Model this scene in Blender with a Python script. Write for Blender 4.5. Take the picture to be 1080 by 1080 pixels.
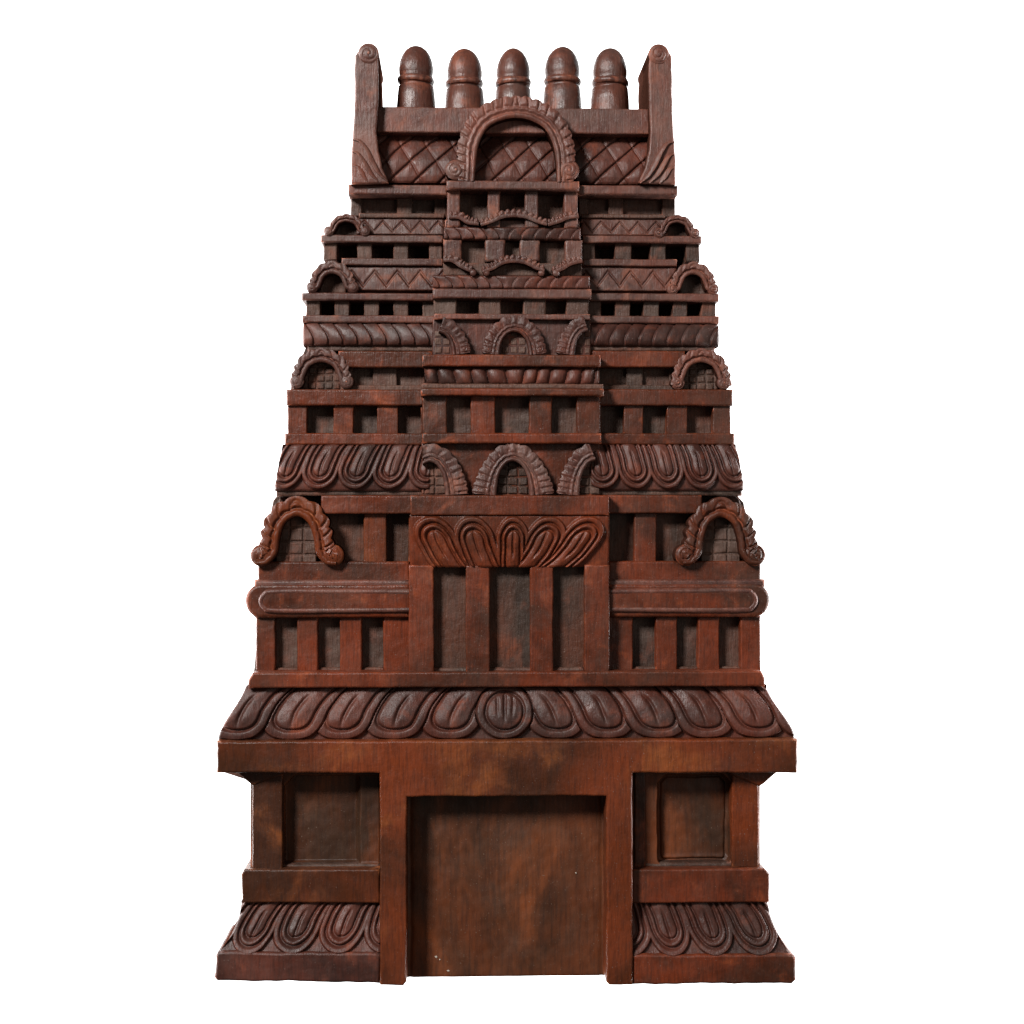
import bpy, math, random
import numpy as np
from mathutils import noise, Vector

scene = bpy.context.scene
for o in list(bpy.data.objects):
    bpy.data.objects.remove(o)
random.seed(7)

# ------------------------------------------------------------------ camera
D = 1750.0                       # camera to the back plane of the panel, in mm
S = 0.001
cam_data = bpy.data.cameras.new('camera')
cam = bpy.data.objects.new('camera', cam_data)
scene.collection.objects.link(cam)
cam.location = (0, -D*S, 0.54)
cam.rotation_euler = (math.radians(90), 0, 0)
cam_data.sensor_width = 36
cam_data.lens = 36*D/1080.0
cam_data.clip_start = 0.05
cam_data.clip_end = 60
scene.camera = cam

# ------------------------------------------------------------------ world, lamps, exposure
world = bpy.data.worlds.new('World'); scene.world = world
world.use_nodes = True
bg = world.node_tree.nodes['Background']
bg.inputs[0].default_value = (1.0, 0.93, 0.86, 1); bg.inputs[1].default_value = 0.10

def area(name, loc, target, w, h, power, col):
    l = bpy.data.lights.new(name, 'AREA'); l.shape = 'RECTANGLE'
    l.size = w; l.size_y = h; l.energy = power; l.color = col
    o = bpy.data.objects.new(name, l); scene.collection.objects.link(o)
    o.location = loc
    d = Vector(target) - Vector(loc)
    o.rotation_euler = d.to_track_quat('-Z', 'Y').to_euler()
    return o
area('key_softbox', (-1.5, -2.25, 2.0), (0, 0, 0.5), 0.62, 0.62, 154, (1.0, 0.97, 0.94))
area('fill_softbox', (1.9, -2.6, 0.9), (0, 0, 0.5), 1.4, 1.4, 10, (1.0, 0.93, 0.86))
# added lights, out of view, only there to blow the backdrop out to white
area('added_backdrop_light_one', (-2.6, 0.35, 0.6), (0, 3.0, 0.5), 0.6, 2.6, 420, (1, 1, 1))
area('added_backdrop_light_two', (2.6, 0.35, 0.6), (0, 3.0, 0.5), 0.6, 2.6, 420, (1, 1, 1))

scene.render.engine = 'CYCLES'
scene.render.resolution_x = 1024; scene.render.resolution_y = 1024
scene.view_settings.view_transform = 'Standard'
scene.view_settings.look = 'None'
scene.view_settings.exposure = 0
scene.view_settings.gamma = 1
scene.view_settings.use_curve_mapping = False

# ------------------------------------------------------------------ materials
def wood(name, dark, mid, light, dustc, dust=0.3, rough=0.38, grain=(60, 60, 6), bump=0.35, blotch=9.0, seed=0.0, stretch=(1, 1, 1), mids=38, midr=(0.52, 0.80), spec=0.34):
    m = bpy.data.materials.new(name); m.use_nodes = True
    nt = m.node_tree; N = nt.nodes; L = nt.links
    b = N['Principled BSDF']
    tc = N.new('ShaderNodeTexCoord')
    def mp(scale, loc=(0, 0, 0)):
        n = N.new('ShaderNodeMapping'); n.inputs['Scale'].default_value = scale
        n.inputs['Location'].default_value = loc
        L.new(tc.outputs['Object'], n.inputs[0]); return n
    def nz(vec, scale, detail=4, rough_=0.55, dist=0.0):
        n = N.new('ShaderNodeTexNoise'); n.inputs['Scale'].default_value = scale
        n.inputs['Detail'].default_value = detail; n.inputs['Roughness'].default_value = rough_
        n.inputs['Distortion'].default_value = dist
        L.new(vec.outputs[0], n.inputs['Vector']); return n
    def ramp(src, a, b_):
        n = N.new('ShaderNodeMapRange'); n.inputs[1].default_value = a; n.inputs[2].default_value = b_
        n.interpolation_type = 'SMOOTHSTEP'
        L.new(src, n.inputs[0]); return n.outputs[0]
    def mix(f, a, c, mode='MIX'):
        n = N.new('ShaderNodeMix'); n.data_type = 'RGBA'; n.blend_type = mode
        if isinstance(f, (int, float)): n.inputs[0].default_value = f
        else: L.new(f, n.inputs[0])
        for k, v in ((6, a), (7, c)):
            if isinstance(v, tuple): n.inputs[k].default_value = (*v, 1)
            else: L.new(v, n.inputs[k])
        return n.outputs[2]
    v0 = mp((1, 1, 1), (seed, seed*1.7, 0)); vs = mp(stretch, (seed, 0, seed))
    vg = mp(grain, (seed, 0, seed))
    n_big = nz(vs, blotch, 5, 0.6, 0.6)
    n_mid = nz(vs, mids, 6, 0.60, 0.4)
    n_gr = nz(vg, 9, 6, 0.65, 0.25)
    n_fine = nz(v0, 420, 4, 0.7)
    n_chip = nz(v0, 160, 3, 0.55)
    col = mix(ramp(n_big.outputs[0], 0.36, 0.66), dark, mid)
    col = mix(ramp(n_mid.outputs[0], *midr), col, light)
    g = ramp(n_gr.outputs[0], 0.30, 0.62)
    col = mix(g, mix(0.45, col, (0.010, 0.006, 0.005)), col)
    # greyish dust / worn varnish in patches
    du = N.new('ShaderNodeMath'); du.operation = 'MULTIPLY'
    L.new(ramp(nz(v0, 22, 7, 0.72, 0.4).outputs[0], 0.40, 0.70), du.inputs[0]); du.inputs[1].default_value = dust
    col = mix(du.outputs[0], col, dustc)
    # pale scuffs on the raised edges, boosted to paint in their top-lit sheen
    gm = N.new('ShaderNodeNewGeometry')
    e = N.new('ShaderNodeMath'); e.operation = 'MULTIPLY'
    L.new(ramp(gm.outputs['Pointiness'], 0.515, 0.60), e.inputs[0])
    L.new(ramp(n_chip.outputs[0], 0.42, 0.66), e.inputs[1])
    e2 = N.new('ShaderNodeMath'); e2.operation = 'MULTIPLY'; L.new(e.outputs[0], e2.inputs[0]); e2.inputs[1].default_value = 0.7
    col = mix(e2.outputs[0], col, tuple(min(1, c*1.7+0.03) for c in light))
    # tiny speckles
    sp = ramp(nz(v0, 900, 1, 0.4).outputs[0], 0.735, 0.80)
    col = mix(sp, col, tuple(c*1.5+0.02 for c in dustc))
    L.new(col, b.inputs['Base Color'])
    r = N.new('ShaderNodeMapRange'); r.inputs[1].default_value = 0.25; r.inputs[2].default_value = 0.75
    r.inputs[3].default_value = rough-0.10; r.inputs[4].default_value = rough+0.22
    L.new(n_mid.outputs[0], r.inputs[0]); L.new(r.outputs[0], b.inputs['Roughness'])
    b.inputs['Specular IOR Level'].default_value = spec
    # bump: grain + fine pores + tool marks
    def bumpn(src, strength, dist, prev=None):
        n = N.new('ShaderNodeBump'); n.inputs['Strength'].default_value = strength
        n.inputs['Distance'].default_value = dist
        L.new(src, n.inputs['Height'])
        if prev: L.new(prev, n.inputs['Normal'])
        return n.outputs[0]
    nb = bumpn(nz(v0, 70, 3, 0.5, 0.2).outputs[0], bump, 0.0035)
    nb = bumpn(n_gr.outputs[0], bump, 0.0016, nb)
    nb = bumpn(n_fine.outputs[0], bump*0.8, 0.0006, nb)
    L.new(nb, b.inputs['Normal'])
    return m

DUST = (0.11, 0.08, 0.07)
M = {
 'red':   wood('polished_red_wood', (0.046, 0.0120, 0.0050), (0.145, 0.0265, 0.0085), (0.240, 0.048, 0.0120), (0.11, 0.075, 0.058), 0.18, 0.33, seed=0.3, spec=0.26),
 'plum':  wood('plum_wood',  (0.058, 0.0200, 0.0145), (0.150, 0.048, 0.031), (0.245, 0.078, 0.042), (0.14, 0.098, 0.082), 0.34, 0.40, seed=1.3),  # greyer plum tone, mostly on the upper tiers
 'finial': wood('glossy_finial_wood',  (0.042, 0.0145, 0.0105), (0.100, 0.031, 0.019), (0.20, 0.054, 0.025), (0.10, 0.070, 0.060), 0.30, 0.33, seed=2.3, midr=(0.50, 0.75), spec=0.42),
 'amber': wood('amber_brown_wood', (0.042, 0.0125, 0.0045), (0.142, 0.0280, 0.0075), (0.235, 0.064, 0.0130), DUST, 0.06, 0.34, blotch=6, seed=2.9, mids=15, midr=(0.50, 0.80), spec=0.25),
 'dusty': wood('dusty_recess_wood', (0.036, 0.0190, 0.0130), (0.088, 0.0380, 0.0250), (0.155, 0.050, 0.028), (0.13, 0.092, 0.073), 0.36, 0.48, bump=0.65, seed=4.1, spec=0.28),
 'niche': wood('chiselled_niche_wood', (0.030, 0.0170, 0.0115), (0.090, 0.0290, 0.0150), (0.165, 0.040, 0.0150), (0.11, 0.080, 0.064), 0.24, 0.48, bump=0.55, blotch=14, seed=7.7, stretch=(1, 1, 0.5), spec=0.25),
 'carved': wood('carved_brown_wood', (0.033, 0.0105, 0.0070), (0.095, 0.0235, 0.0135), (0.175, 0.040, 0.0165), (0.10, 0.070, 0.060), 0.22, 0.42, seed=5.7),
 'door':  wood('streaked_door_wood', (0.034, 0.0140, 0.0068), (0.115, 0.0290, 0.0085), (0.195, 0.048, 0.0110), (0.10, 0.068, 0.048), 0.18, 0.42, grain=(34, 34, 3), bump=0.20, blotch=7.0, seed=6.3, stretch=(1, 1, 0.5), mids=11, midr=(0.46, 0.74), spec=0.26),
}
side = bpy.data.materials.new('shaded_side_wood'); side.use_nodes = True  # shade put into the colour: dark sides that reflect nothing of the bright backdrop
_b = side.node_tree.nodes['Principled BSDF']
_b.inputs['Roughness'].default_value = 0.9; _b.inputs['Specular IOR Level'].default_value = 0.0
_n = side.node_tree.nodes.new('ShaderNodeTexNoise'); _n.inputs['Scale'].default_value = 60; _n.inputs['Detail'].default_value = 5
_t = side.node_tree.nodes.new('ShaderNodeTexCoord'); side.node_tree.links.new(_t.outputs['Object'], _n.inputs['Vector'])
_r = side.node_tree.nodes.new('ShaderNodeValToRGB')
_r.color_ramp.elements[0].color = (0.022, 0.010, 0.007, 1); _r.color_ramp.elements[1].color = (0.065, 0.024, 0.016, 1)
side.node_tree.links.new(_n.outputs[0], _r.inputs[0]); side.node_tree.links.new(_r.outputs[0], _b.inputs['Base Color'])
white = bpy.data.materials.new('white_paper'); white.use_nodes = True
white.node_tree.nodes['Principled BSDF'].inputs['Base Color'].default_value = (0.9, 0.9, 0.9, 1)
white.node_tree.nodes['Principled BSDF'].inputs['Roughness'].default_value = 0.9

# ------------------------------------------------------------------ helpers
# Drawing coordinates: x right, y down, 1 unit = 1 mm when seen at the back plane; d = height of the relief in mm.
root = bpy.data.objects.new('carved_temple_tower', None)
scene.collection.objects.link(root)
BASE_Z = 0.045
root.location = (-0.0016, 0, BASE_Z)
root.rotation_euler = (0, 0, math.radians(1.9))
root['label'] = 'dark red brown wooden relief carving of a tiered temple gateway tower with five finials'
root['category'] = 'wood carving'

def to_world(X, Y, d, ds):
    s = (D-ds)/D
    return np.stack([(X-540)*s*S, -np.asarray(d)*S, ((540-Y)*s+540)*S - BASE_Z], -1)

def link(name, verts, faces, mat, parent=None, flat=None, label=None, shaded=None):
    me = bpy.data.meshes.new(name)
    me.from_pydata([tuple(v) for v in verts], [], faces)
    me.update()
    sm = np.ones(len(me.polygons), bool)
    if flat is not None:
        for i in flat: sm[i] = False
    me.polygons.foreach_set('use_smooth', sm)
    me.materials.append(M[mat] if isinstance(mat, str) else mat)
    if shaded is not None:
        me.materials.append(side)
        mi = np.zeros(len(me.polygons), np.int32); mi[shaded] = 1
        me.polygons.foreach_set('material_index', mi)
    o = bpy.data.objects.new(name, me); scene.collection.objects.link(o)
    o.parent = parent or root
    if label: o['label'] = label
    return o

def wob(X, Y, a=1.0, f=1.0, p=0.0):          # gentle hand-carved waviness
    X = np.asarray(X, float); Y = np.asarray(Y, float)
    return a*(0.40*np.sin(X*0.071*f+Y*0.033*f+p)+0.35*np.sin(Y*0.093*f-X*0.041*f+1.7+p)
              + 0.30*np.sin(X*0.23*f+1.1*np.sin(Y*0.11*f)+p*2)+0.25*np.sin(Y*0.27*f+1.3*np.sin(X*0.17*f)+p))

def resample(pts, step=6.0):
    out = []
    n = len(pts)
    for i in range(n):
        a = np.array(pts[i], float); b = np.array(pts[(i+1) % n], float)
        k = max(1, int(np.linalg.norm(b-a)/step))
        for j in range(k): out.append(a+(b-a)*j/k)
    return np.array(out)

def poly_normals(P):
    nxt = np.roll(P, -1, 0)-P; prv = P-np.roll(P, 1, 0)
    def nn(v):
        l = np.linalg.norm(v, axis=1, keepdims=True); l[l == 0] = 1
        v = v/l; return np.stack([v[:, 1], -v[:, 0]], 1)
    a, b = nn(nxt), nn(prv)
    m = a+b; l2 = (m*m).sum(1, keepdims=True); l2[l2 < 0.5] = 0.5
    return m*2/l2                    # mitred
def area2(P):
    x, y = P[:, 0], P[:, 1]
    return (x*np.roll(y, -1)-np.roll(x, -1)*y).sum()

def prism(name, pts, d1, mat, d0=0.0, bev=1.6, jit=0.32, parent=None, ds=None, label=None, shaded=False):
    """Bevelled slab with the outline pts, front at relief height d1, slightly uneven like hand-planed wood."""
    P = resample(pts)
    if area2(P) > 0: P = P[::-1].copy()
    nrm = poly_normals(P)
    ph = random.uniform(0, 6)
    P = P + np.stack([wob(P[:, 1], P[:, 0], jit*0.8, 1.3, ph), wob(P[:, 0], P[:, 1], jit*0.8, 1.3, ph+2)], 1)
    # inward direction check
    c = P + nrm*0.5
    if abs(area2(c)) > abs(area2(P)): nrm = -nrm
    ds = d1 if ds is None else ds
    ex, ey = np.ptp(P[:, 0]), np.ptp(P[:, 1])
    tx = random.uniform(-0.6, 0.6)*jit/max(ex, 25); ty = random.uniform(-1.2, 1.2)*jit/max(ey, 20)
    rings = [(0.0, d0), (0.0, d1-bev)]
    for a in (25, 50, 75, 90):
        r = math.radians(a); rings.append((bev*(1-math.cos(r)), d1-bev+bev*math.sin(r)))
    V = []; n = len(P)
    for ins, dd in rings:
        Q = P+nrm*ins
        dv = np.full(n, dd)
        if dd > d0+1: dv = dv+tx*(Q[:, 0]-P[:, 0].mean())+ty*(Q[:, 1]-P[:, 1].mean())
        V.append(to_world(Q[:, 0], Q[:, 1], dv, ds))
    V = np.concatenate(V)
    F = []
    for k in range(len(rings)-1):
        for i in range(n):
            j = (i+1) % n
            F.append((k*n+i, k*n+j, (k+1)*n+j, (k+1)*n+i))
    flat = [i for i in range(n)]
    F.append(tuple(range((len(rings)-1)*n, len(rings)*n))); flat.append(len(F)-1)
    F.append(tuple(reversed(range(0, n)))); flat.append(len(F)-1)
    # side faces smooth along waves but crisp corners: keep flat
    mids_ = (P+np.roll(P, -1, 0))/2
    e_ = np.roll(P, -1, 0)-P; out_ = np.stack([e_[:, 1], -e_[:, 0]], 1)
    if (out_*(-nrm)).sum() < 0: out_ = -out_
    away = (out_*(mids_-540)).sum(1) > 0  # sides turned away from the middle get the painted-dark material
    return link(name, V, F, mat, parent, flat, label, [i for i in range(n) if shaded or away[i]])

def slab(name, x0, y0, x1, y1, d1, mat, **k):
    return prism(name, [(x0, y0), (x1, y0), (x1, y1), (x0, y1)], d1, mat, **k)

def mesh_grid(name, X, Y, H, ds, d0, mat, parent=None, label=None, wrap=False):
    """Relief surface on a grid, closed to the back."""
    ny, nx = X.shape
    V = to_world(X, Y, H, ds).reshape(-1, 3)
    idx = np.arange(nx*ny).reshape(ny, nx)
    a = idx[:-1, :-1].ravel(); b = idx[:-1, 1:].ravel(); c = idx[1:, 1:].ravel(); d = idx[1:, :-1].ravel()
    F = [tuple(f) for f in np.stack([a, d, c, b], 1).tolist()]
    loop = list(idx[0, :])+list(idx[1:, -1])+list(idx[-1, -2::-1])+list(idx[-2:0:-1, 0])
    loop = [int(i) for i in loop]
    # duplicate the rim so the wall stays crisp
    base = len(V); n = len(loop)
    Xf, Yf = X.ravel()[loop], Y.ravel()[loop]
    top = V[loop]; bot = to_world(Xf, Yf, np.full(n, float(d0)), ds)
    V = np.concatenate([V, top, bot])
    for i in range(n):
        j = (i+1) % n
        F.append((base+i, base+j, base+n+j, base+n+i))
    F.append(tuple(range(base+n, base+2*n))); fl = [len(F)-1]
    # orientation
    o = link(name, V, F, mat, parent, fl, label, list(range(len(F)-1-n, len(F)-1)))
    return o

def tile(name, xl, xr, y0, y1, hf, mat, ds, d0=0.0, res=0.8, parent=None, label=None, amp=0.35):
    fl = xl if callable(xl) else (lambda v: xl+0*v)
    fr = xr if callable(xr) else (lambda v: xr+0*v)
    ny = max(4, int((y1-y0)/res)); w = float(fr(np.array(0.5))-fl(np.array(0.5)))
    nx = max(4, int(w/res))
    v = np.linspace(0, 1, ny)[:, None]; u = np.linspace(0, 1, nx)[None, :]
    X = fl(v)+(fr(v)-fl(v))*u; Y = y0+(y1-y0)*v+0*u
    V_ = v+0*u
    ph = random.uniform(0, 6)
    Xw = X+wob(X, Y, 0.7, 1.0, ph); Yw = Y+wob(Y, X, 0.6, 1.0, ph+1)
    H = hf(Xw, Yw, V_)+wob(X, Y, amp, 1.6, ph)
    # soften the rim
    e = np.minimum(np.minimum((X-X[:, :1]), (X[:, -1:]-X)), np.minimum(Y-y0, y1-Y))
    H = H-1.2*np.exp(-(e/1.0)**2)
    return mesh_grid(name, X, Y, H, ds, d0, mat, parent, label)

def catmull(ctrl, per=14):
    C = np.array(ctrl, float); n = len(C); out = []
    for i in range(n-1):
        p0 = C[max(i-1, 0)] if i > 0 else 2*C[0]-C[1]
        p1, p2 = C[i], C[i+1]
        p3 = C[i+2] if i+2 < n else 2*C[-1]-C[-2]
        for k in range(per):
            t = k/per
            out.append(0.5*((2*p1)+(-p0+p2)*t+(2*p0-5*p1+4*p2-p3)*t*t+(-p0+3*p1-3*p2+p3)*t**3))
    out.append(C[-1])
    P = np.array(out)
    seg = np.r_[0, np.cumsum(np.linalg.norm(np.diff(P, axis=0), axis=1))]
    L = seg[-1]; m = max(8, int(L/0.8))
    s = np.linspace(0, L, m)
    return np.stack([np.interp(s, seg, P[:, 0]), np.interp(s, seg, P[:, 1])], 1), L

def ribbon(name, ctrl, wf, hf, mat, ds, d0, side=1, ns=16, parent=None, label=None, clip=None):
    """Carved strap following the curve ctrl, wf(t) wide to one side, with height hf(t, s, L)."""
    P, L = catmull(ctrl)
    T = np.gradient(P, axis=0); T /= np.linalg.norm(T, axis=1, keepdims=True)
    Nn = np.stack([T[:, 1], -T[:, 0]], 1)*side
    t = np.linspace(0, 1, len(P))
    w = wf(t, L)
    s = np.linspace(0, 1, ns)
    X = P[:, 0][None, :]+Nn[:, 0][None, :]*w[None, :]*s[:, None]
    Y = P[:, 1][None, :]+Nn[:, 1][None, :]*w[None, :]*s[:, None]
    if clip: X = np.clip(X, clip[0]+0.02*(Y-Y.min()), clip[1]-0.02*(Y-Y.min()))
    tt = t[None, :]+0*s[:, None]; ss_ = s[:, None]+0*t[None, :]
    H = hf(tt, ss_, L)+wob(X, Y, 0.25, 2)
    return mesh_grid(name, X, Y, H, ds, d0, mat, parent, label)

def ss(a, b, x):
    t = np.clip((x-a)/(b-a), 0, 1); return t*t*(3-2*t)
def G(x, w): return np.exp(-(x/w)**2)
def fr_(x): return x-np.floor(x)

def boss(name, cx, cy, r, d1, mat, ds=None, d0=0, dome=4.0, spiral=1, parent=None, turns=1.3, cut=1.0):
    """Round knob with a shallow spiral cut."""
    ds = d1 if ds is None else ds
    nr, na = 14, 40
    V = []; F = []
    for i in range(nr+1):
        q = i/nr
        for j in range(na):
            a = 2*math.pi*j/na
            h = d1+dome*(math.sqrt(max(0, 1-0.96*q*q))-1)
            ph = (a*spiral/(2*math.pi)+q*turns*1.6) % 1.0
            h -= cut*math.exp(-((ph-0.5)/0.16)**2)*min(1, q*3)*(1 if q < 0.82 else 0)
            V.append((cx+r*q*math.cos(a), cy+r*q*math.sin(a), h))
    V = np.array(V); W = to_world(V[:, 0], V[:, 1], V[:, 2], ds)
    for i in range(nr):
        for j in range(na):
            k = (j+1) % na
            F.append((i*na+j, i*na+k, (i+1)*na+k, (i+1)*na+j))
    b = len(W)
    rim = W[nr*na:(nr+1)*na]; bk = to_world(V[nr*na:, 0], V[nr*na:, 1], np.full(na, float(d0)), ds)
    W = np.concatenate([W, rim, bk])
    for j in range(na):
        k = (j+1) % na
        F.append((b+j, b+k, b+na+k, b+na+j))
    F.append(tuple(range(b+na, b+2*na)))
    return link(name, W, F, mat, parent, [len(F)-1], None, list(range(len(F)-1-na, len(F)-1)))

def face_d(y): return 66+(y-207)*0.020           # height of the wings' face
def bay_d(y): return face_d(y)+17                # height of the middle bay's face

# ------------------------------------------------------------------ ornament functions
def petals(X, V, specs, flip=False, c=0.45, amp=5.0, power=1.0, style='double', prio=False, sq=2.0, vein=0.0):
    v = 1-V if flip else V
    best = np.full(X.shape, 9.0); bu = np.zeros(X.shape)
    for k_, (xc, hw, lean) in enumerate(specs):
        xc = xc+1.2*math.sin(k_*2.3+hw); hw = hw*(1+0.035*math.sin(k_*4.1+1)); lean = lean*(1+0.10*math.sin(k_*3.1))
        u = (X-(xc+lean*(1-v)**power))/hw
        r = np.where(v < c, np.abs(u), (np.abs(u)**sq+np.abs((v-c)/(0.97-c))**sq)**(1/sq))
        m = (r < best) & ((best > 1.03) | (not prio))
        best = np.where(m, r, best); bu = np.where(m, u, bu)
    r = best
    body = ss(1.04, 0.93, r)*0.75
    h = body
    h = h-0.55*G(r-(0.72 if style == 'double' else 0.63), 0.055)
    if style == 'double':
        h = h+0.12*G(r-0.58, 0.09)-0.45*G(r-0.44, 0.06)
        h = h+0.22*ss(0.42, 0.0, r)
    else:
        h = h+0.26*ss(0.63, 0.15, r)-0.10*ss(0.80, 1.0, r)
    h = h-0.42*G(bu-vein*(1-v), 0.07)*ss(0.10, 0.30, v)*ss(0.80, 0.50, v)
    return h*amp

def leaf_rope(X, V, period, shear, amp=3.5, x0=0.0, curve=0.6):
    ph = (X-x0-shear*np.sin(V*math.pi*0.5*1.2)*1.0)/period
    q = fr_(ph) if shear >= 0 else 1-fr_(ph)
    h = np.sqrt(np.clip(1-(1-q)**2, 0, 1))*ss(0.0, 0.10, 1-q+0.02)
    h = h*np.sqrt(np.clip(1-(2*V-1)**4, 0, 1))
    return h*amp

def diamonds(X, Y, px_, py_, amp=4.0, x0=0, y0=0):
    a = fr_((X-x0)/px_+(Y-y0)/py_); b = fr_((X-x0)/px_-(Y-y0)/py_)
    da = np.minimum(a, 1-a); db = np.minimum(b, 1-b)
    e = np.minimum(da, db)
    return amp*(ss(0.0, 0.09, da)*0.5+ss(0.0, 0.07, db)*0.22+0.35*np.sqrt(np.clip(e*2, 0, 1)))

def zigzag(X, V, period, amp=2.6, x0=0):
    q = fr_((X-x0)/period); tri = np.abs(q*2-1)
    d = V-(0.22+0.55*tri)
    h = amp*(0.55+0.45*np.sign(d)*0.5)*ss(0.0, 0.12, np.abs(d))
    return h*ss(0, 0.08, V)*ss(1, 0.92, V)

# ------------------------------------------------------------------ setting
def backdrop():  # added sheet that stands in for the blank white surround
    me = bpy.data.meshes.new('backdrop')
    me.from_pydata([(-4.2, 3.0, -1.9), (4.2, 3.0, -1.9), (4.2, 3.0, 3.0), (-4.2, 3.0, 3.0),
                    (-4.2, 3.05, -1.9), (4.2, 3.05, -1.9), (4.2, 3.05, 3.0), (-4.2, 3.05, 3.0)], [],
                   [(0, 1, 2, 3), (7, 6, 5, 4), (0, 4, 5, 1), (3, 2, 6, 7), (0, 3, 7, 4), (1, 5, 6, 2)])
    me.materials.append(white)
    o = bpy.data.objects.new('backdrop', me); scene.collection.objects.link(o)
    o['kind'] = 'structure'; o['label'] = 'plain white backdrop added as the blank ground behind the carving'
backdrop()

# ------------------------------------------------------------------ back board following the stepped outline
outl = [(375, 119), (704, 119), (706, 205), (706, 226), (724, 232), (733, 250), (733, 276), (750, 300), (750, 365),
        (752, 372), (766, 400), (766, 460), (776, 518), (787, 530), (797, 592), (798, 620), (804, 630), (804, 645), (797, 655),
        (797, 724), (806, 728), (832, 779), (834, 812), (797, 824), (797, 914), (804, 918), (790, 952),
        (815, 1008), (815, 1032), (660, 1031), (660, 1022), (403, 1022), (403, 1029), (250, 1027), (250, 1002),
        (275, 952), (259, 918), (271, 914), (271, 824), (234, 812), (234, 779), (262, 728), (268, 724),
        (275, 655), (266, 645), (266, 630), (277, 617), (277, 592), (290, 528), (298, 518), (306, 460), (309, 400), (322, 372),
        (325, 365), (328, 300), (346, 276), (346, 250), (352, 236), (374, 226), (374, 205)]
prism('back_board', outl, 16, 'dusty', d0=0, bev=1.5, jit=0.2)

# ------------------------------------------------------------------ crown
def finial(cx, top, r, k):
    prof = [(20.6, 134), (20.6, 118), (19.8, 104), (18.8, 93.4), (16.9, 91.6), (17.6, 90.8), (18.8, 88.5), (18.6, 85.5), (18.0, 83.6),
            (17.2, 82.4), (18.0, 79.5), (18.2, 74), (17.0, 67), (14.6, 60.5), (11.0, 55.2), (7.0, 52), (3.4, 50.5), (0.02, 50)]
    na = 40
    V = []
    for i, (rr, yy) in enumerate(prof):
        y = yy+(top-50)
        for j in range(na):
            a = 2*math.pi*j/na
            q = rr*r*(1+0.020*math.sin(3*a+k)+0.012*math.sin(2*a+k*2+yy*0.1))
            tilt = 0.35*math.sin(k*2+1)*math.cos(a)*(1 if 82 < yy < 92 else 0)*2
            V.append((cx+q*math.cos(a), y+tilt, 52+q*math.sin(a)*0.95))
    V = np.array(V); W = to_world(V[:, 0], V[:, 1], V[:, 2], 52)
    def part(lo, hi, name, mat, parent):
        F = []
        sub = W[lo*na:(hi+1)*na]
        for i in range(hi-lo):
            for j in range(na):
                q = (j+1) % na
                F.append((i*na+j, i*na+q, (i+1)*na+q, (i+1)*na+j))
        F.append(tuple(reversed(range(na)))); f2 = [len(F)-1]
        F.append(tuple(range((hi-lo)*na, (hi-lo+1)*na)))
        return link(name, sub, F, mat, parent, f2)
    f = part(0, len(prof)-1, 'finial', 'finial', None)
    # ring around the neck
    R = 26; V = []; F = []
    for i in range(na*2):
        a = math.pi*i/na
        for j in range(8):
            b = 2*math.pi*j/8
            rr = 17.6*r+2.0*math.cos(b)
            yy = 87+(top-50)+3.3*math.sin(b)+0.9*math.sin(k*1.7)*math.cos(a)
            V.append((cx+rr*math.cos(a), yy, 52+rr*math.sin(a)))
    V = np.array(V); W2 = to_world(V[:, 0], V[:, 1], V[:, 2], 52)
    n = na*2
    for i in range(n):
        for j in range(8):
            F.append((i*8+j, ((i+1) % n)*8+j, ((i+1) % n)*8+(j+1) % 8, i*8+(j+1) % 8))
    link('neck_ring', W2, F, 'finial', f)
for k, (cx, top, r) in enumerate([(438.6, 49.5, 0.96), (489.6, 52, 0.985), (541.2, 51, 0.93), (593.2, 49, 0.975), (643.6, 50, 0.965)]):
    finial(cx, top, r*1.04, k+1)

def corner_post(m):
    fx = (lambda x: x) if m == 1 else (lambda x: 1080.8-x)
    pts = [(373, 60), (378, 52), (396, 54), (397.5, 70), (397.5, 112), (396, 140), (398, 160), (402, 178), (409, 194), (369, 195), (369, 170), (371, 140), (373, 100)]
    o = prism('corner_post', [(fx(x), y-(2 if m < 0 else 0)) for x, y in pts], 98, 'plum', d0=0, bev=2.2, jit=0.6, shaded=True)
    boss('scroll', fx(387), 57-(2 if m < 0 else 0), 11, 101, 'plum', d0=0, spiral=m, parent=o)
    # layered leaves at the foot
    for n, c in enumerate([[(370.5, 149), (377, 151), (383, 160), (389, 173), (397, 185), (407, 192.5)], [(370.5, 162), (375, 164), (380, 173), (387, 184), (397, 192.5)],
                           [(370.5, 176), (374, 178), (379, 186), (386, 192.8)]]):
        ribbon('foot_leaf', [(fx(x), y) for x, y in c], lambda t, L: 1.6+5.2*np.sin(np.clip(t, 0, 1)*math.pi)**0.8,
               lambda t, s, L: 96+(6-n)*np.sqrt(np.clip(1-(s*1.15)**2*0.9, 0, 1))*(0.6+0.4*np.sin(t*math.pi)), 'plum', 98, 80, side=m, ns=12, parent=o)
corner_post(1); corner_post(-1)

slab('crown_beam', 396, 113.5, 684, 140.5, 86, 'plum', bev=1.8, d0=8)
def crown_h(X, Y, V):
    return 62+15*np.sin(np.clip(V, 0, 1)*math.pi*0.62)+diamonds(X+0.25*(Y-170), Y, 27.0, 33.0, 5.0, 406, 172)
tile('diamond_band', 394, 686, 138, 195, crown_h, 'carved', 72)

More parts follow.
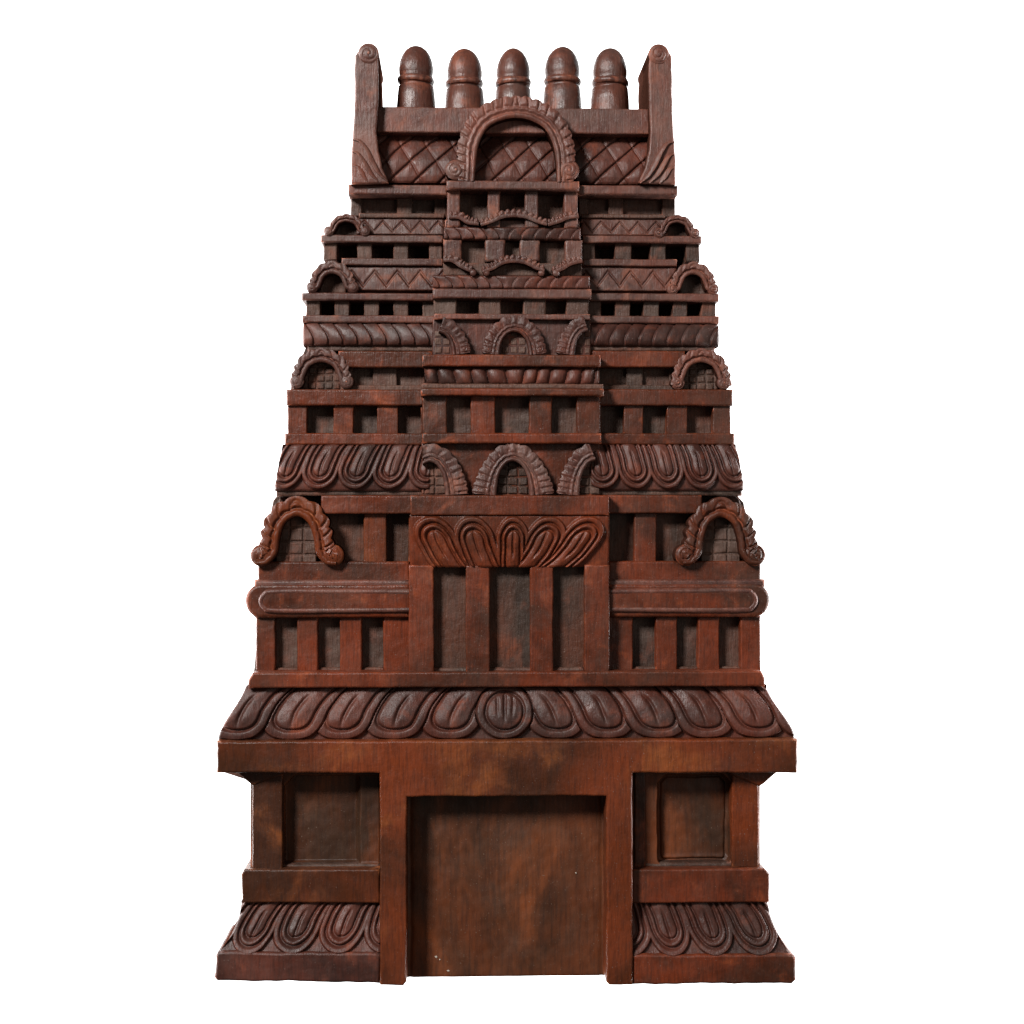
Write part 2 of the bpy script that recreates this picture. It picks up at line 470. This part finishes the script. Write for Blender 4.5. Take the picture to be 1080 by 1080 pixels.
# arches ------------------------------------------------------------------
def flame_w(base, n, amp, tip=0.55):
    def f(t, L):
        k = fr_(t*n)
        return base*(0.80+0.20*np.sin(np.clip(t, 0, 1)*math.pi))+amp*(np.abs(np.sin(t*n*math.pi)))**0.7*ss(0.02, 0.10, t)*ss(0.98, 0.90, t)
    return f
def flame_h(d, n, rim=0.32, amp=3.2, slant=0.35, band=0.15):
    """Inner roll, groove, smooth band, then overlapping leaf tips outside."""
    def f(t, s, L):
        ridge = np.where(s < rim, np.sqrt(np.clip(1-(s/rim*2-1)**2*0.9, 0, 1)), 0)*amp*0.85
        o = (s-rim)/(1-rim)
        sgn = np.where(t < 0.5, 1.0, -1.0)
        q2 = fr_((t*n-sgn*o*slant)*sgn)
        leaf = ss(0, 0.20, q2)*(1-0.45*q2)*ss(1.0, 0.93, q2)
        k = ss(band, band+0.22, o)
        out = np.where(s >= rim, amp*((1-k)*0.80+k*(0.12+0.88*leaf))*np.sqrt(np.clip(1-(o*0.90)**4, 0, 1)), 0)
        return d+ridge+out-amp*0.75*G(s-rim, 0.045)-amp*0.35*G(o-band-0.05, 0.06)*(s > rim)
    return f

def lattice(X, Y, cx, y1, dx, dy, d, amp=2.5):
    row = np.floor((Y-y1)/dy)
    fx = fr_((X-cx)/dx+0.5); fy = fr_((Y-y1)/dy)
    e = np.minimum(np.minimum(fx, 1-fx)*dx, np.minimum(fy, 1-fy)*dy)
    return d+amp*ss(0.3, 1.7, e)

def wing_arch(cx, top, bot, m, ow, sw, d, mat, n=11, bulb=10, lat=None, wtop=15, lean=0.0, rim=0.42, amp=3.2):
    """Horseshoe arch: opening half-width ow, scroll ends at half-width sw. m mirrors nothing, kept for the scroll turn."""
    H = bot-top; o = top+wtop          # o: top of the opening
    h = bot-o
    c = [(cx-sw-bulb*0.3, bot-1), (cx-sw+bulb*0.65, bot-3), (cx-ow-2.0, bot-h*0.26), (cx-ow+0.5, bot-h*0.55), (cx-ow*0.66, o+h*0.14), (cx+lean, o),
         (cx+ow*0.66, o+h*0.14), (cx+ow-0.5, bot-h*0.55), (cx+ow+2.0, bot-h*0.26), (cx+sw-bulb*0.65, bot-3), (cx+sw+bulb*0.3, bot-1)]
    a = ribbon('arch', c, flame_w(wtop*0.84, n, wtop*0.16), flame_h(d, n, rim, amp*1.1, 0.7, 0.05), mat, d, 10, side=1, ns=18)
    for q in (-1, 1):
        boss('scroll', cx+q*sw, bot-bulb*1.02, bulb, d+3.4, mat, d0=10, dome=4.2, spiral=q, parent=a, cut=0.4 if m == 1 else 1.2)
    if lat:
        dx, dy = lat
        tile('lattice_window', cx-ow-3, cx+ow+3, o-3, bot+1,
             lambda X, Y, V: lattice(X, Y, cx, bot+1, dx, dy, d-13, 1.8), 'dusty', d-13, d0=8, parent=a, res=0.7)
    else:
        tile('arch_recess', cx-ow-3, cx+ow+3, o-3, bot+1, lambda X, Y, V: d-15+0*X, 'dusty', d-15, d0=8, parent=a)
    return a

# tall middle arch of the crown, standing free in front of the diamond band
ctrl = [(499, 192), (500.5, 172), (503.5, 152), (513, 135), (528, 127), (543, 124.5), (558, 127), (573, 136), (581.5, 152), (585, 172), (585.5, 192)]
a = ribbon('crown_arch', ctrl, lambda t, L: 17.5+3.6*np.sin(t*math.pi)+2.4*np.abs(np.sin(t*23*math.pi))**0.7*ss(0.06, 0.16, t)*ss(0.94, 0.84, t),
           flame_h(97, 23, 0.30, 3.8, 0.4, 0.30), 'plum', 97, 66, side=1, ns=20)
boss('scroll', 478.5, 179, 10.5, 101, 'plum', d0=60, spiral=-1, parent=a)
boss('scroll', 598.5, 178.5, 11, 101, 'plum', d0=60, spiral=1, parent=a)
slab('crown_sill', 469, 190.5, 609.5, 200, 99, 'plum', bev=2.2)

# ------------------------------------------------------------------ tier tables
def row(y0, y1, xs, d, mat, name='pilaster', bev=1.3, d0=4):
    for (x0, x1) in xs:
        slab(name, x0, y0, x1, y1, d+random.uniform(-.5, .5), mat, bev=bev, d0=d0, jit=0.5)

# tier 1
f = face_d(207)
slab('cornice', 366, 195.5, 470, 206, f+24, 'plum', bev=2)
slab('cornice', 608, 194.5, 714, 204.5, f+24, 'plum', bev=2)
slab('recess_panel', 370, 204, 470, 231, f-6, 'dusty'); slab('recess_panel', 609, 203, 711, 230, f-6, 'dusty')
row(204, 229, [(369.5, 381), (418, 434), (458, 470)], f+1, 'dusty')
row(203, 228, [(610, 620), (641, 657), (698, 712)], f+1, 'dusty')
slab('ledge', 378, 225.5, 468, 230.5, f+3, 'dusty', bev=1.5); slab('ledge', 613, 225, 702, 229.5, f+3, 'dusty', bev=1.5)
slab('recess_panel', 470, 198, 609, 252, bay_d(207)-15, 'dusty')
row(198, 240, [(470, 484), (512.5, 526), (552, 566.5), (593.5, 608)], bay_d(207)+7, 'plum', bev=2)

# tier 2: zigzag bands, small arches, garland
def zig(x0, x1, y0, y1, d, per, x00):
    tile('zigzag_band', x0, x1, y0, y1, lambda X, Y, V: d+zigzag(X, V, per, 5.0, x00)+2.0*V, 'plum', d, res=0.6)
zig(376, 468, 230, 250, f-2, 19.5, 394); zig(612, 704, 229.5, 249.5, f-2, 19.5, 624)
wing_arch(365, 226.5, 250, 1, 11.0, 19, f+9, 'plum', n=9, bulb=5.5, wtop=8.5, amp=2.4)
wing_arch(714, 225.5, 250, -1, 11.0, 19, f+9, 'plum', n=9, bulb=5.5, wtop=8.5, amp=2.4)

def garland(pts, w, d, n, mat='plum'):
    o = ribbon('garland', pts, lambda t, L: w*(0.62+0.2*np.sin(t*math.pi))+w*0.35*np.abs(np.sin(t*n*math.pi))**0.8,
               lambda t, s, L: d+1.6*np.sqrt(np.clip(1-(s*2.6-0.75)**2, 0, 1))+2.0*np.where(s > 0.5, np.abs(np.sin((t*n)*math.pi)), 0)*np.sqrt(np.clip(1-((s-0.78)/0.26)**2, 0, 1)),
               mat, d, d-22, side=1, ns=14)
    return o
gd = bay_d(230)+9
slab('garland_ground', 468, 232, 610, 241, gd-9, 'plum', bev=1.5)
garland([(472, 231), (482, 231.5), (491, 236.5), (503, 238)], 7.5, gd, 7)
garland([(506, 239), (517, 235.5), (529, 230.5), (541, 229), (553, 230.5), (564, 235), (575, 238)], 7.5, gd+1, 13)
garland([(577, 238.5), (588, 235), (598, 231), (609, 229.5)], 7.5, gd, 7)

def rope(name, x0, x1, y0, y1, d, per, shear, mid=None, mat='carved', amp=3.5):
    def h(X, Y, V):
        if mid is None: return d+leaf_rope(X, V, per, shear, amp)
        a = leaf_rope(X, V, per, -shear, amp, mid); b = leaf_rope(X, V, per, shear, amp, mid)
        return d+np.where(X < mid, a, b)
    return tile(name, x0, x1, y0, y1, h, mat, d, res=0.6)
rope('leaf_band', 467, 611, 239.5, 253.5, bay_d(245)+3, 13.5, -9, 530, 'carved')

# tier 3
f = face_d(260)
slab('cornice', 338, 248.5, 466, 256.5, f+8, 'plum', bev=1.8); slab('cornice', 614, 247.5, 740, 255.5, f+8, 'plum', bev=1.8)
slab('recess_panel', 345, 255, 466, 276, 36, 'dusty'); slab('recess_panel', 614, 254, 734, 276, 36, 'dusty')
row(255, 275, [(341, 355), (376.5, 392), (414.5, 430), (452, 466)], f+1, 'dusty')
row(254, 275, [(614, 627.5), (648, 665.5), (686, 702.5), (723.5, 738)], f+1, 'dusty')
slab('cornice', 360, 273, 466, 280.5, f+5, 'plum', bev=1.6); slab('cornice', 614, 272.5, 714, 280, f+5, 'plum', bev=1.6)
c = bay_d(262)
slab('recess_panel', 467, 252, 611, 292, c-11, 'dusty')
row(252, 276, [(466, 486), (510, 531.5), (547, 568.5), (594.5, 613)], c+3, 'plum', bev=3)
slab('garland_ground', 466, 277, 613, 291, c-1, 'dusty', bev=1.5)
garland([(466, 276.5), (475, 277), (484, 283), (496, 288)], 7.5, c+9, 7)
garland([(508, 288.5), (519, 284.5), (529, 279), (541, 277), (553, 279), (563, 284), (572, 287)], 7.5, c+10, 13)
garland([(582, 288.5), (592, 285), (601, 279.5), (613, 276.5)], 7.5, c+9, 7)
for bx in (497.5, 511.5, 569.5, 585):
    boss('garland_end', bx, 287.5, 3.6, c+11.5, 'plum', d0=c-10, dome=2.2, cut=0)
rope('leaf_band', 455, 621, 290.5, 305, c+4, 13.5, -9, 534, 'carved', 3)

# tier 4
f = face_d(295)
zig(366, 470, 281, 309, f-2, 24, 383); zig(606, 714, 280, 308.5, f-2, 24, 629)
wing_arch(350, 276, 310, 1, 11.5, 21.5, f+9, 'plum', n=11, bulb=6.2, wtop=13.5, amp=2.6)
wing_arch(731, 275, 310, -1, 11.5, 21.5, f+9, 'plum', n=11, bulb=6.2, wtop=13.5, amp=2.6)
slab('cornice', 318, 309.5, 458, 317.5, f+10, 'plum', bev=2); slab('cornice', 619, 308.5, 758.5, 317, f+10, 'plum', bev=2)
slab('cornice', 455, 304.5, 622.5, 315, c+8, 'plum', bev=2.2)

# tier 5
f = face_d(325)
slab('recess_panel', 326, 316, 456, 336, 34, 'dusty'); slab('recess_panel', 619, 315, 751, 336, 34, 'dusty')
row(316, 335, [(322.5, 337), (352.5, 368), (383.5, 399), (414.5, 430), (445, 458)], f+2, 'dusty')
row(315.5, 335, [(619, 633.5), (648.5, 664), (678.5, 695), (709.5, 725), (740, 755.5)], f+2, 'dusty')
slab('cornice', 318.5, 333, 460, 341, f+9, 'plum', bev=2); slab('cornice', 617, 332.5, 758.5, 340.5, f+9, 'plum', bev=2)
c = bay_d(325)
slab('recess_panel', 456, 313, 621, 340, c-20, 'dusty')
row(313.5, 334, [(456, 480.5), (503.5, 527), (550.5, 575), (596, 620)], c, 'dusty', bev=2)
slab('ledge', 456, 331, 621, 337, c+4, 'plum', bev=1.6)

# tier 6
f = face_d(352)
def rl(x0, x1, sh, y=0):
    def h(X, Y, V): return f+2+7*np.sin(V*math.pi*0.7)+leaf_rope(X, V, 15.2, sh, 4.2)
    tile('leaf_band', x0, x1, 340+y, 366+y, h, 'carved', f+4, res=0.6)
rl(320, 458, 12); rl(619, 757.5, -12, -.5)
slab('ledge', 324, 364.5, 462, 371, f+6, 'dusty', bev=2); slab('ledge', 615, 364, 754, 370, f+6, 'dusty', bev=2)
c = bay_d(350)
slab('arch_ground', 455, 336, 622, 376, c-4, 'carved')

def niche_arch(cx, top, bot, ow, W, d, mat, x0=None, x1=None, lat=(7, 7), wtop=17.5, n=13, amp=3.0):
    """Round carved arch with a barred window; x0 / x1 cut it where it meets the edge of the bay."""
    o = top+wtop; h = bot-o
    full = [(cx-ow-1.5, bot+0.5), (cx-ow-0.5, bot-h*0.30), (cx-ow*0.88, bot-h*0.62), (cx-ow*0.50, o+h*0.10), (cx, o),
            (cx+ow*0.50, o+h*0.10), (cx+ow*0.88, bot-h*0.62), (cx+ow+0.5, bot-h*0.30), (cx+ow+1.5, bot+0.5)]
    P = full
    if x0 is not None: P = [p for p in full if p[0] >= x0-0.1]
    if x1 is not None: P = [p for p in full if p[0] <= x1+0.1]
    cut = len(P) < len(full); fr = 0.55 if cut else 1.0
    ww = wtop*0.88; wb = (W-ow-2)
    def wf(t, L):
        e = np.abs(t*2-1) if not cut else (t if x0 is not None else 1-t)
        return ww+(wb-ww)*ss(0.25, 1.0, e)+wtop*0.12*np.abs(np.sin(t*n*fr*math.pi))**0.7
    a = ribbon('arch', P, wf, flame_h(d, n*fr, 0.26, amp, 0.3, 0.22), mat, d, 20, side=1, ns=20, clip=(x0 if x0 is not None else -999, x1 if x1 is not None else 9999))
    lx0 = cx-ow-3 if x0 is None else x0; lx1 = cx+ow+3 if x1 is None else x1
    tile('lattice_window', lx0, lx1, o-2, bot, lambda X, Y, V: lattice(X, Y, cx, bot, lat[0], lat[1], d-9, 1.8), 'dusty', d-9, d0=20, parent=a, res=0.55)
    for q in (-1, 1):
        bx = cx+q*(W-5.5)
        if (x0 is not None and bx < x0) or (x1 is not None and bx > x1): continue
        boss('scroll', bx, bot-6, 6, d+2.5, mat, d0=20, dome=3.4, spiral=q, parent=a)
    return a
niche_arch(541, 332.5, 374, 14, 33, c+4, 'carved', lat=(9, 9))
niche_arch(461, 333.5, 374, 13, 33, c+4, 'carved', x0=456, lat=(9, 9))
niche_arch(619, 331.5, 374, 13, 33, c+4, 'carved', x1=621.5, lat=(9, 9))
slab('cornice', 443.5, 374, 632, 386.5, c+14, 'red', bev=2)

# tier 7
f = face_d(390)
slab('wing_beam', 356, 370.5, 455, 388, f+8, 'red', bev=2); slab('wing_beam', 622, 369.5, 722, 387, f+8, 'red', bev=2)
slab('recess_panel', 350, 386, 458, 412, f-10, 'dusty'); slab('recess_panel', 618, 385, 728, 412, f-10, 'dusty')
row(386, 410, [(393, 418)], f-4, 'dusty'); row(386, 410, [(660, 678)], f-4, 'dusty')
slab('ledge', 360, 406.5, 445, 413, f+1, 'dusty', bev=2); slab('ledge', 631, 405.5, 720, 412, f+1, 'dusty', bev=2)
prism('arch_ground', [(325, 370), (372, 370), (372, 413), (308, 413), (312, 395)], f-5, 'dusty'); prism('arch_ground', [(706, 371), (752, 371), (764, 395), (768, 413), (706, 413)], f-5, 'dusty')
wing_arch(338.5, 367.5, 410.5, 1, 17, 26.0, f+8, 'plum', n=13, bulb=7.6, wtop=15, lat=(9, 8), amp=2.8)
wing_arch(739.5, 366.5, 410.5, -1, 17, 24.5, f+8, 'plum', n=13, bulb=7.4, wtop=15, lat=(9, 8), amp=2.8)
slab('cornice', 302, 411, 456, 428, f+9, 'red', bev=2.2); slab('cornice', 621, 410, 773, 427.5, f+9, 'red', bev=2.2)
c = bay_d(395)
def beads(X, Y, V):
    q = fr_((X-447+3.0*np.sin(X*.043)+1.5*np.sin(X*.11+1)+4*(V-.5)*np.sign(X-545))/16.6)
    b = np.sqrt(np.clip(1-(q*2-1)**2, 0, 1))*np.sqrt(np.clip(1-(V*1.9-1.05)**2, 0, 1))
    return c+2+7*b-1.5*G(q-0.5, 0.03)*0
tile('bead_band', 446, 630.5, 386, 405.5, beads, 'carved', c+5, res=0.6)
slab('cornice', 442.5, 404.5, 635, 410.5, c+8, 'dusty', bev=2.2)
slab('cornice', 442, 409.5, 635.5, 417.5, c+13, 'red', bev=2.2)

# tier 8
f = face_d(440)
slab('recess_panel', 306, 427, 446, 459, f-13, 'dusty'); slab('recess_panel', 631, 426, 768, 459, f-13, 'dusty')
row(427, 459, [(303.5, 323.5), (351.5, 372), (397.5, 419), (443, 449)], f+3, 'red')
row(426.5, 459, [(628, 634), (657.5, 678), (703, 725), (752, 771)], f+3, 'red')
slab('cornice', 300, 457, 455, 469.5, f+10, 'red', bev=2.2); slab('cornice', 621, 456.5, 775, 469, f+10, 'red', bev=2.2)
c = bay_d(440)
slab('recess_panel', 445, 415, 632, 460, c-11, 'dusty')
row(416, 459, [(444, 470), (495, 521), (556.5, 581), (607, 632)], c+2, 'red', bev=2)
slab('cornice', 443.5, 456.5, 633, 468, c+9, 'red', bev=2.6)

# tier 9
f = face_d(495)
def p9(side):
    L = side < 0
    if L: sp = [(263, 20, 17), (300, 20, 16), (337, 19.5, 15), (373, 19.5, 14), (411, 20, 13), (448, 20, 10)]
    else: sp = [(634, 19, -8), (669, 19, -8), (704, 18.5, -9), (739, 18.5, -10), (773, 19, -12), (808, 19, -14)]
    def h(X, Y, V): return f+3+9*np.sin(np.clip(V, 0, 1)*math.pi*0.66)+petals(X, V, sp, False, 0.5, 6.6, 2.2)
    if L: tile('petal_band', lambda v: 299-1-8*v, lambda v: 452+0*v, 469, 518, h, 'carved', f+6, res=0.6)
    else: tile('petal_band', lambda v: 622+0*v, lambda v: 776+8*v, 468, 517.5, h, 'carved', f+6, res=0.6)
p9(-1); p9(1)
slab('ledge', 291, 516, 448, 523.5, f+8, 'dusty', bev=2.5); slab('ledge', 628, 515.5, 783, 523, f+8, 'dusty', bev=2.5)
c = bay_d(495)
slab('arch_ground', 443.5, 466, 632, 524, c-5, 'red')
niche_arch(539.5, 466.5, 522, 16, 42, c+4, 'plum', lat=(11, 9.5), wtop=20, n=15, amp=3.6)
niche_arch(452, 467.5, 522, 14.5, 39, c+4, 'plum', x0=444, lat=(11, 9.5), wtop=20, n=15, amp=3.6)
niche_arch(627, 465.5, 522, 16, 40, c+4, 'plum', x1=632, lat=(11, 9.5), wtop=20, n=15, amp=3.6)
slab('bay_beam', 431, 522.5, 641, 543.5, c+12, 'red', bev=2)

# tier 10
f = face_d(565)
slab('wing_beam', 338, 522.5, 446, 542, f+9, 'red', bev=2); slab('wing_beam', 626, 522, 740, 541.5, f+9, 'red', bev=2)
prism('recess_panel', [(296, 524), (448, 524), (448, 596), (277, 596), (282, 560)], f-12, 'niche'); prism('recess_panel', [(626, 523), (779, 523), (794, 560), (797, 596), (626, 596)], f-12, 'niche')
row(540, 597, [(383, 407), (430, 434)], f+2, 'amber', bev=2); row(540, 597, [(668.5, 692), (638, 642)], f+2, 'red', bev=2)
wing_arch(312.5, 523, 597.5, 1, 18.5, 37.5, f+12, 'amber', n=15, bulb=11.5, wtop=21.5, lat=(15, 14), amp=4.4, lean=1, rim=0.40)
wing_arch(760, 524, 597.5, -1, 18.5, 36.5, f+12, 'red', n=15, bulb=11.5, wtop=21.5, lat=(15, 14), amp=4.4, lean=0, rim=0.40)
# belt: board, ridge and capsule
def belt(L):
    x0, x1 = (272, 431) if L else (641, 803)
    slab('belt_board', x0, 592, x1, 620, f+5, 'red', bev=2.4)
    slab('ridge', x0-4 if L else x0, 611.5, x1 if L else x1+4, 619.5, f+11, 'plum', bev=3)
    pts = []
    if L:
        for k in range(13):
            a = math.radians(90+k*15); pts.append((275+16.5*math.cos(a), 633.5-18*math.sin(a)))
        pts = pts[::1]+[(431, 651.5), (431, 615.5)]
    else:
        for k in range(13):
            a = math.radians(-90+k*15); pts.append((796+16.5*math.cos(a), 633.5-18*math.sin(a)))
        pts = pts+[(641, 615.5), (641, 651.5)]
    b = prism('belt_capsule', pts, f+12, 'red', bev=4)
    q = []
    if L:
        for k in range(9):
            a = math.radians(90+k*22.5); q.append((282+9*math.cos(a), 633.5-11.0*math.sin(a)))
        q = q+[(431.5, 644.5), (431.5, 622.5)]
    else:
        for k in range(9):
            a = math.radians(-90+k*22.5); q.append((791+9*math.cos(a), 633.5-11.0*math.sin(a)))
        q = q+[(640.5, 622.5), (640.5, 644.5)]
    # groove line: a thin dark moat made by a sunk strip beside the raised inlay
    P = [(431, 621), (360, 620.5), (290, 620.5), (277, 624), (272, 633.5), (277, 643), (290, 646.5), (360, 646.5), (431, 646)]
    if not L: P = [(1072-x, y) for x, y in P]
    ribbon('belt_rim', P, lambda t, L_: 6.5+0*t, lambda t, s, L_: f+12.3+3.4*np.sqrt(np.clip(1-(2*s-1)**2, 0, 1)), 'plum', f+13, f-5, side=-1 if not L else 1, ns=9, parent=b)
    prism('belt_inlay', [(x+(3 if L else -3)*(1 if (x < 300 or x > 780) else 0), y) for x, y in q], f+15, 'red', bev=2, parent=b)
belt(True); belt(False)

# petal band of the middle bay, petals turned upward
c = bay_d(570)
def p10(X, Y, V):
    sp = [(454, 22, 22), (497, 22, 14), (538.5, 17, 0), (578, 21.5, -24), (618, 23, -36)]
    return c+8-7*np.clip(V, 0, 1)**1.5+petals(X, V, sp, True, 0.52, 7.0, 1.9)+2.2*ss(0.0, 0.05, V)*0
tile('petal_band', lambda v: 431+0*v, lambda v: 641+0*v, 543, 598, p10, 'red', c+4, res=0.6)

# tier 12
f = face_d(680)
slab('recess_panel', 274, 650, 446, 710, f-11, 'dusty'); slab('recess_panel', 624, 650, 800, 710, f-11, 'dusty')
row(650, 709, [(270, 290), (313, 335), (358, 381), (403.5, 432)], f+2, 'red', bev=2)
row(650, 709, [(638, 667), (691, 714), (736, 759), (781, 803)], f+2, 'red', bev=2)
c = bay_d(650)
slab('recess_panel', 432, 594, 640, 712, c-11, 'niche')
row(596, 710, [(429.5, 456), (489.5, 515), (557.5, 582), (615, 641.5)], c+3, 'red', bev=2)
slab('sill', 456, 704, 615, 712, c-6, 'dusty', bev=3)
slab('sill', 290, 703.5, 404, 711, f-3, 'dusty', bev=3); slab('sill', 667, 703.5, 781, 711, f-3, 'dusty', bev=3)

# tier 13, 14
d13 = 101
prism('tier_beam', [(266, 708.5), (803, 708.5), (806.5, 716), (806.5, 725), (261, 725), (261, 716)], d13, 'red', bev=2.4)
def p14(X, Y, V):
    sp = [(530.5, 29, 0)]
    for k, xc in enumerate([139, 194, 249, 304, 358, 413, 470]): sp.append((xc+1, 32, 30-k*0.8))
    for k, xc in enumerate([908, 854, 800, 747, 694, 640, 588]): sp.append((xc-1, 32, -29+k*0.8))
    h = petals(X, V, sp[1:], False, 0.48, 7.2, 2.6, style='single', prio=True, sq=2.5)
    u = (X-530.5)/30; r = np.sqrt(u*u+((V-0.46)/0.51)**2)          # round flower-like leaf in the middle
    hc = 7.2*(ss(1.04, 0.93, r)*0.78-0.5*G(r-0.68, 0.055)+0.26*ss(0.66, 0.1, r)-0.4*G(u, 0.06)*ss(0.05, 0.2, V)*ss(0.72, 0.45, V)
              - 0.25*(G(u-0.32*(1-V*0.4), 0.05)+G(u+0.32*(1-V*0.4), 0.05))*ss(0.12, 0.25, V)*ss(0.6, 0.4, V))
    h = np.where(r < 1.04, hc, h)
    return 84+13*np.clip(V, 0, 1)**1.3+5*np.sin(V*math.pi)+h
tile('petal_band', lambda v: 258-26*ss(-0.1, 1, v)*1.0-2*v, lambda v: 810+26*ss(0, 1, v)+2*v, 724, 781, p14, 'carved', 97, res=0.6)

# ------------------------------------------------------------------ gateway storey
prism('gateway_frame', [(228, 780.5), (530, 781), (841, 781), (841, 817), (665.5, 816), (665.5, 1040.5), (641, 1040.5), (637.5, 1037), (637.5, 840), (427, 840),
       (427, 1035), (423, 1039), (398.5, 1037.5), (398.5, 815), (228, 813.5)], 112, 'amber', bev=2.6, jit=0.7)
def doorh(X, Y, V): return 76+wob(X, Y, 0.5, 0.4)-1.5*G(X-432, 2)-1.0*G(X-634, 2)
tile('door_panel', 424, 640, 832, 1030, doorh, 'door', 76, d0=0, res=1.5)

chip = bpy.data.materials.new('pale_chip'); chip.use_nodes = True
chip.node_tree.nodes['Principled BSDF'].inputs['Base Color'].default_value = (0.42, 0.38, 0.32, 1)
chip.node_tree.nodes['Principled BSDF'].inputs['Roughness'].default_value = 0.8
for (x, y, w, h) in ((457.5, 1008, 3.2, 1.8), (462, 1011, 1.8, 1.2), (470, 1023, 3.6, 1.2), (606, 921, 1.4, 1.2)):
    prism('pale_chip', [(x, y), (x+w*0.6, y-h*0.4), (x+w, y+h*0.5), (x+w*0.4, y+h)], 76.9, chip, d0=74, bev=0.3, jit=0.05)

def side_panel(x0, x1, rx0, rx1, L):
    def h(X, Y, V):
        # rounded-rectangle sunk field
        cx, cy = (rx0+rx1)/2, 866; hx, hy = (rx1-rx0)/2, 48
        qx = np.abs(X-cx)-hx+9; qy = np.abs(Y-cy)-hy+9
        sd = np.hypot(np.maximum(qx, 0), np.maximum(qy, 0))+np.minimum(np.maximum(qx, qy), 0)-9
        cut = np.maximum(sd, (np.abs(X-cx)+(-(Y-cy)))*0.7071-(hx+hy-9)*0.7071)
        return 84-13*ss(0.8, -1.6, cut)-2*G(cut+4, 1.2)+1.0*G(Y-908, 2.5)*(cut < -2)
    def h(X, Y, V, h0=h):
        if not L: return h0(X, Y, V)
        a = ss(rx0-0.5, rx0+2, X); b = ss(816, 819, Y)*ss(912, 908, Y); c_ = ss(-1, 1.5, (X-rx0)+(Y-817)-12)
        e = ss(rx1+4, rx1-3, X)
        return 84-13*a*b*c_*(0.22+0.78*e)+wob(X, Y, 0.4, 0.7)
    return tile('side_panel', x0, x1, 812, 917, h, 'door', 84, res=0.8)
side_panel(264, 400, 298, 376, True); side_panel(665, 802, 693, 771, False)
row(812, 917, [(265.5, 297.5)], 92, 'amber', bev=2); row(814, 917, [(771.5, 800.5)], 92, 'amber', bev=2)
row(812, 917, [(668, 680)], 86.5, 'red', bev=2)
prism('capital', [(247, 811), (300, 811), (296, 817), (266, 827), (262, 824)], 94, 'amber', bev=2)
prism('capital', [(822, 814), (768, 814), (772, 819), (801, 831), (806, 828)], 94, 'amber', bev=2)
slab('ledge', 296, 910, 400, 917, 84.5, 'dusty', bev=3); slab('ledge', 665, 911, 773, 918, 84.5, 'dusty', bev=3)
prism('base_course', [(257, 915), (399, 916), (399, 951.5), (255, 950), (254, 921)], 99, 'amber', bev=2.2)
prism('base_course', [(665, 918), (806, 918), (811.5, 924), (811.5, 954), (665, 954)], 99, 'red', bev=2.2)

def p18(L):
    if L: sp = [(218, 25, 26), (262, 23, 24), (308, 24, 20), (357, 24, 17), (402, 24, 12)]
    else: sp = [(663, 25, -10), (706, 24, -14), (753, 24, -17), (800, 24, -22), (843, 24, -26)]
    def h(X, Y, V): return 88+17*np.clip(V, 0, 1)**1.5+petals(X, V, sp, False, 0.45, 6.6, 2.0)
    if L: tile('petal_band', lambda v: 253-25*v**2, lambda v: 400+0*v, 950, 1004, h, 'carved', 98, res=0.6)
    else: tile('petal_band', lambda v: 664+0*v, lambda v: 811+24*v**1.8, 953, 1010, h, 'carved', 98, res=0.6)
p18(True); p18(False)
prism('plinth', [(229, 1001), (399, 1004), (399, 1036), (229, 1032), (226, 1028), (227, 1006)], 108, 'carved', bev=3.2, jit=0.9)
prism('plinth', [(665, 1008), (835, 1009), (839, 1013), (839, 1037), (835, 1040.5), (665, 1040)], 108, 'red', bev=3.2, jit=0.9)
